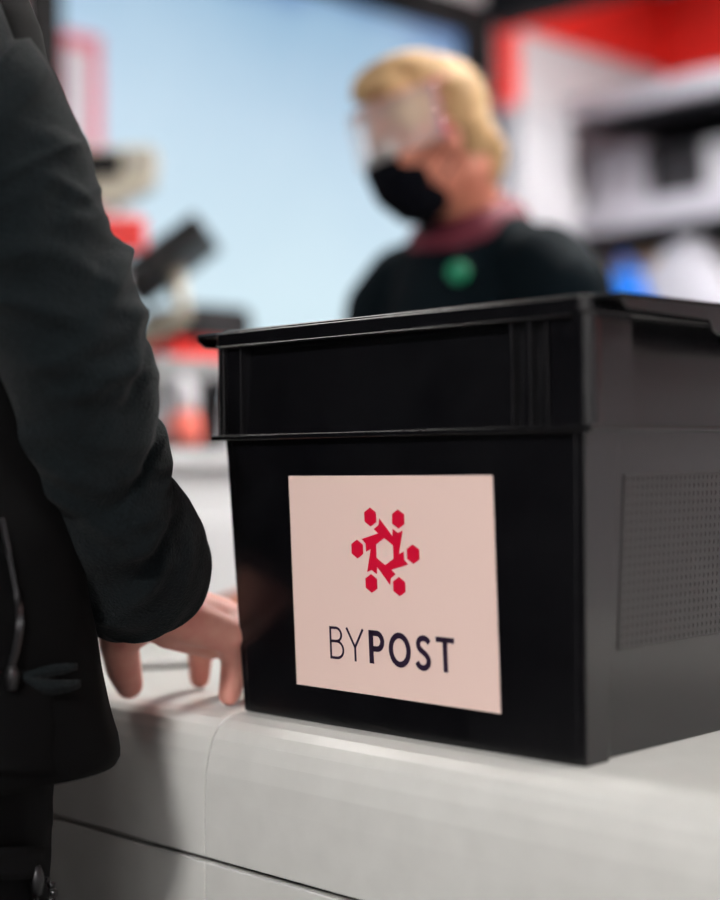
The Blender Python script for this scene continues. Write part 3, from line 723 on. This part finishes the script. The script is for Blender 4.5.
b = BM(); q = pc0+rth*.012; tube(b, [V((q.x, q.y, TZ)), V((q.x, q.y, pc0.z-.05))], .010, 16); lathe(b, V((q.x, q.y, TZ)), V((0, 0, 1)), [(.032, 0), (.032, .008), (.012, .014)], 28); obj('pole', b, 'black', t, smooth=False)
# red leaflet holder
q = at(117, 236, 2.80); ybox = V((q.x, q.y, TZ))
t = thing('leaflet_holder', 'red leaflet holder on a grey stem under the pole display', 'leaflet holder', ybox)
b = BM(); obox(b, V((q.x, q.y, .635)), (rth, fwh, V((0, 0, 1))), (.052, .012, .030)); obj('holder', b, 'red', t, bevel=.003)
b = BM(); obox(b, V((q.x, q.y, (TZ+.605)/2)), (rth, fwh, V((0, 0, 1))), (.020, .008, (.605-TZ)/2)); obj('stem', b, 'grey', t, bevel=.003)
b = BM(); obox(b, V((q.x, q.y, .665))+fwh*.004, (rth, fwh, V((0, 0, 1))), (.046, .003, .012)); obj('leaflet', b, 'white', t)
# hand gel bottle, card terminal
t = thing('soap_bottle', 'salmon pump bottle with a white top on the till desk', 'bottle', (-1.68, .985, TZ+.008))
b = BM(); lathe(b, (-1.68, .985, TZ+.008), V((0, 0, 1)), [(.026, 0), (.031, .006), (.032, .03), (.031, .045), (.026, .062), (.022, .07)], 32); obj('bottle_body', b, 'salmon', t, smooth=True)
b = BM(); lathe(b, (-1.68, .985, TZ+.074), V((0, 0, 1)), [(.024, 0), (.026, .01), (.024, .045), (.016, .06), (.008, .07)], 28); obj('pump_top', b, 'parcel', t, smooth=True)
t = thing('card_terminal', 'black card terminal leaning upright beside the salmon bottle', 'card terminal', (-1.68, 1.055, TZ+.008))
axu = V((.12, .10, 1)).normalized(); axr = V((.707, .707, 0)); axd = axu.cross(axr).normalized(); axr = axd.cross(axu)
b = BM(); obox(b, V((-1.685, 1.055, TZ+.008+.068)), (axr, axd, axu), (.024, .014, .064)); obj('housing', b, 'black', t, bevel=.005, seg=3)
b = BM(); obox(b, V((-1.685, 1.055, TZ+.11))-fwh*.0165, (axr, axd, axu), (.016, .0015, .016)); obj('screen', b, 'glass', t)
b = BM(); box(b, -1.735, -1.605, .90, 1.12, TZ, TZ+.008); one('counter_mat', b, 'black', 'flat black mat under the salmon bottle and the card terminal', 'mat', (-1.67, 1.01, TZ), bevel=.002)

# ------------------------------------------------------------------ shelves at the back wall
sv = thing('shelving_unit', 'grey metal shelving unit along the back wall behind the person in the face shield', 'shelving', (-1.3, 3.58, FLOOR))
def shelf(z0, z1):
    b = BM(); box(b, -2.52, -.1, 3.30, 3.86, z0, z1); s = obj('shelf', b, 'steel', sv, bevel=.004)
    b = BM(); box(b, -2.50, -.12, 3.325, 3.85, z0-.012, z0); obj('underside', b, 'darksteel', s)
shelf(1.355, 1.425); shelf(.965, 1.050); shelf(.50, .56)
for x in (-2.50, -1.28, -.12):
    for y in (3.84, ):
        b = BM(); box(b, x-.02, x+.02, y-.02, y+.02, FLOOR, 1.44); obj('upright', b, 'darksteel', sv)
b = BM(); box(b, -2.5, -.12, 3.865, 3.875, .5, 1.36); obj('back_panel', b, 'darksteel', sv)
def carton(name, x0, x1, y0, y1, z0, z1, mt, label, lidm=None, cat='box', group=None):
    t = thing(name, label, cat, ((x0+x1)/2, (y0+y1)/2, z0), group)
    b = BM(); box(b, x0, x1, y0, y1, z0, z1-.02); obj('box_body', b, mt, t, bevel=.004)
    b = BM(); box(b, x0-.004, x1+.004, y0-.004, y1+.004, z1-.045, z1); obj('lid', b, lidm or mt, t, bevel=.004)
    return t
carton('storage_box', -2.49, -2.285, 3.42, 3.74, 1.05, 1.265, 'steel', 'pale grey box on the middle shelf, left of the dark gap')
carton('gap_block', -2.27, -2.055, 3.44, 3.74, 1.05, 1.235, 'darksteel', 'dark block for the shaded gap between two pale boxes on the middle shelf', cat='block')  # dark carton put in for the shaded gap between the boxes
carton('storage_box', -2.035, -1.76, 3.40, 3.72, 1.05, 1.22, 'parcel', 'white box on the middle shelf, right of the dark gap')
carton('cardboard_box', -2.44, -2.27, 3.46, 3.78, .56, .895, 'card', 'brown cardboard box on the lower shelf behind the blue bag')
# bags on the low shelf
def bag(name, mt, label, c, tilt, half):
    t = thing(name, label, 'bag', (c[0], c[1], c[2]-half[2]))
    a3 = V((math.sin(tilt), 0, math.cos(tilt))); a1 = V((math.cos(tilt), 0, -math.sin(tilt))); b = BM()
    bmesh.ops.create_cube(b, size=2); bmesh.ops.subdivide_edges(b, edges=b.edges[:], cuts=7, use_grid_fill=True)
    for v in b.verts:
        q = v.co.copy(); l = q.length; e = max(abs(q.x), abs(q.y), abs(q.z)); q = q*(.55+.45*e/l*1.1)
        q *= 1+.06*noise.noise(v.co*2.1+V(c)*5)
        v.co = V(c)+a1*q.x*half[0]+V((0, 1, 0))*q.y*half[1]+a3*q.z*half[2]
    obj('sack', b, mt, t, smooth=True)
    b = BM(); p = V(c)+a3*half[2]*.93; tube(b, crom([p-a1*half[0]*.4, p-a1*half[0]*.3+a3*.05, p+a1*half[0]*.3+a3*.05, p+a1*half[0]*.4], 6), .008, 8); obj('handle', b, mt, t, smooth=True)
bag('carrier_bag', 'blue', 'bright blue bag on the lower shelf in front of the cardboard box', (-2.285, 3.375, .70), -.30, (.062, .05, .135))
bag('mail_sack', 'bag', 'white bulging mail sack on the lower shelf right of the blue bag', (-2.06, 3.44, .715), -.62, (.13, .11, .20))
bag('mail_sack', 'bag', 'greyish white mail sack at the right end of the visible lower shelf', (-1.68, 3.50, .70), -.30, (.14, .12, .15))
# white parcels stacked at the left of the shelves
b = BM()
pc_ = thing('parcel_cabinet', 'white cabinet against the left wall behind the person in the face shield', 'cabinet', (-2.5, 3.08, FLOOR))
box(b, -2.585, -2.42, 2.92, 3.24, FLOOR, 1.10); obj('cabinet_body', b, 'parcel', pc_, bevel=.005)
b = BM(); box(b, -2.42, -2.405, 2.94, 3.22, .2, 1.08); dr = obj('door', b, 'parcel', pc_, bevel=.003)
b = BM(); box(b, -2.405, -2.39, 2.97, 2.99, .6, .75); obj('handle', b, 'steel', dr)
carton('parcel_box', -2.56, -2.43, 2.95, 3.22, 1.10, 1.345, 'parcel', 'white parcel box on top of the white cabinet, under the red and white sign')

# ------------------------------------------------------------------ render look
w = bpy.data.worlds.new('world'); SC.world = w; w.use_nodes = True
w.node_tree.nodes['Background'].inputs[0].default_value = (.5, .52, .55, 1); w.node_tree.nodes['Background'].inputs[1].default_value = .05
SC.view_settings.view_transform = 'Standard'; SC.view_settings.look = 'None'; SC.view_settings.gamma = 1; SC.view_settings.use_curve_mapping = False
SC.view_settings.exposure = 0.0
SC.cycles.use_denoising = True; SC.cycles.max_bounces = 6; SC.cycles.sample_clamp_indirect = 4
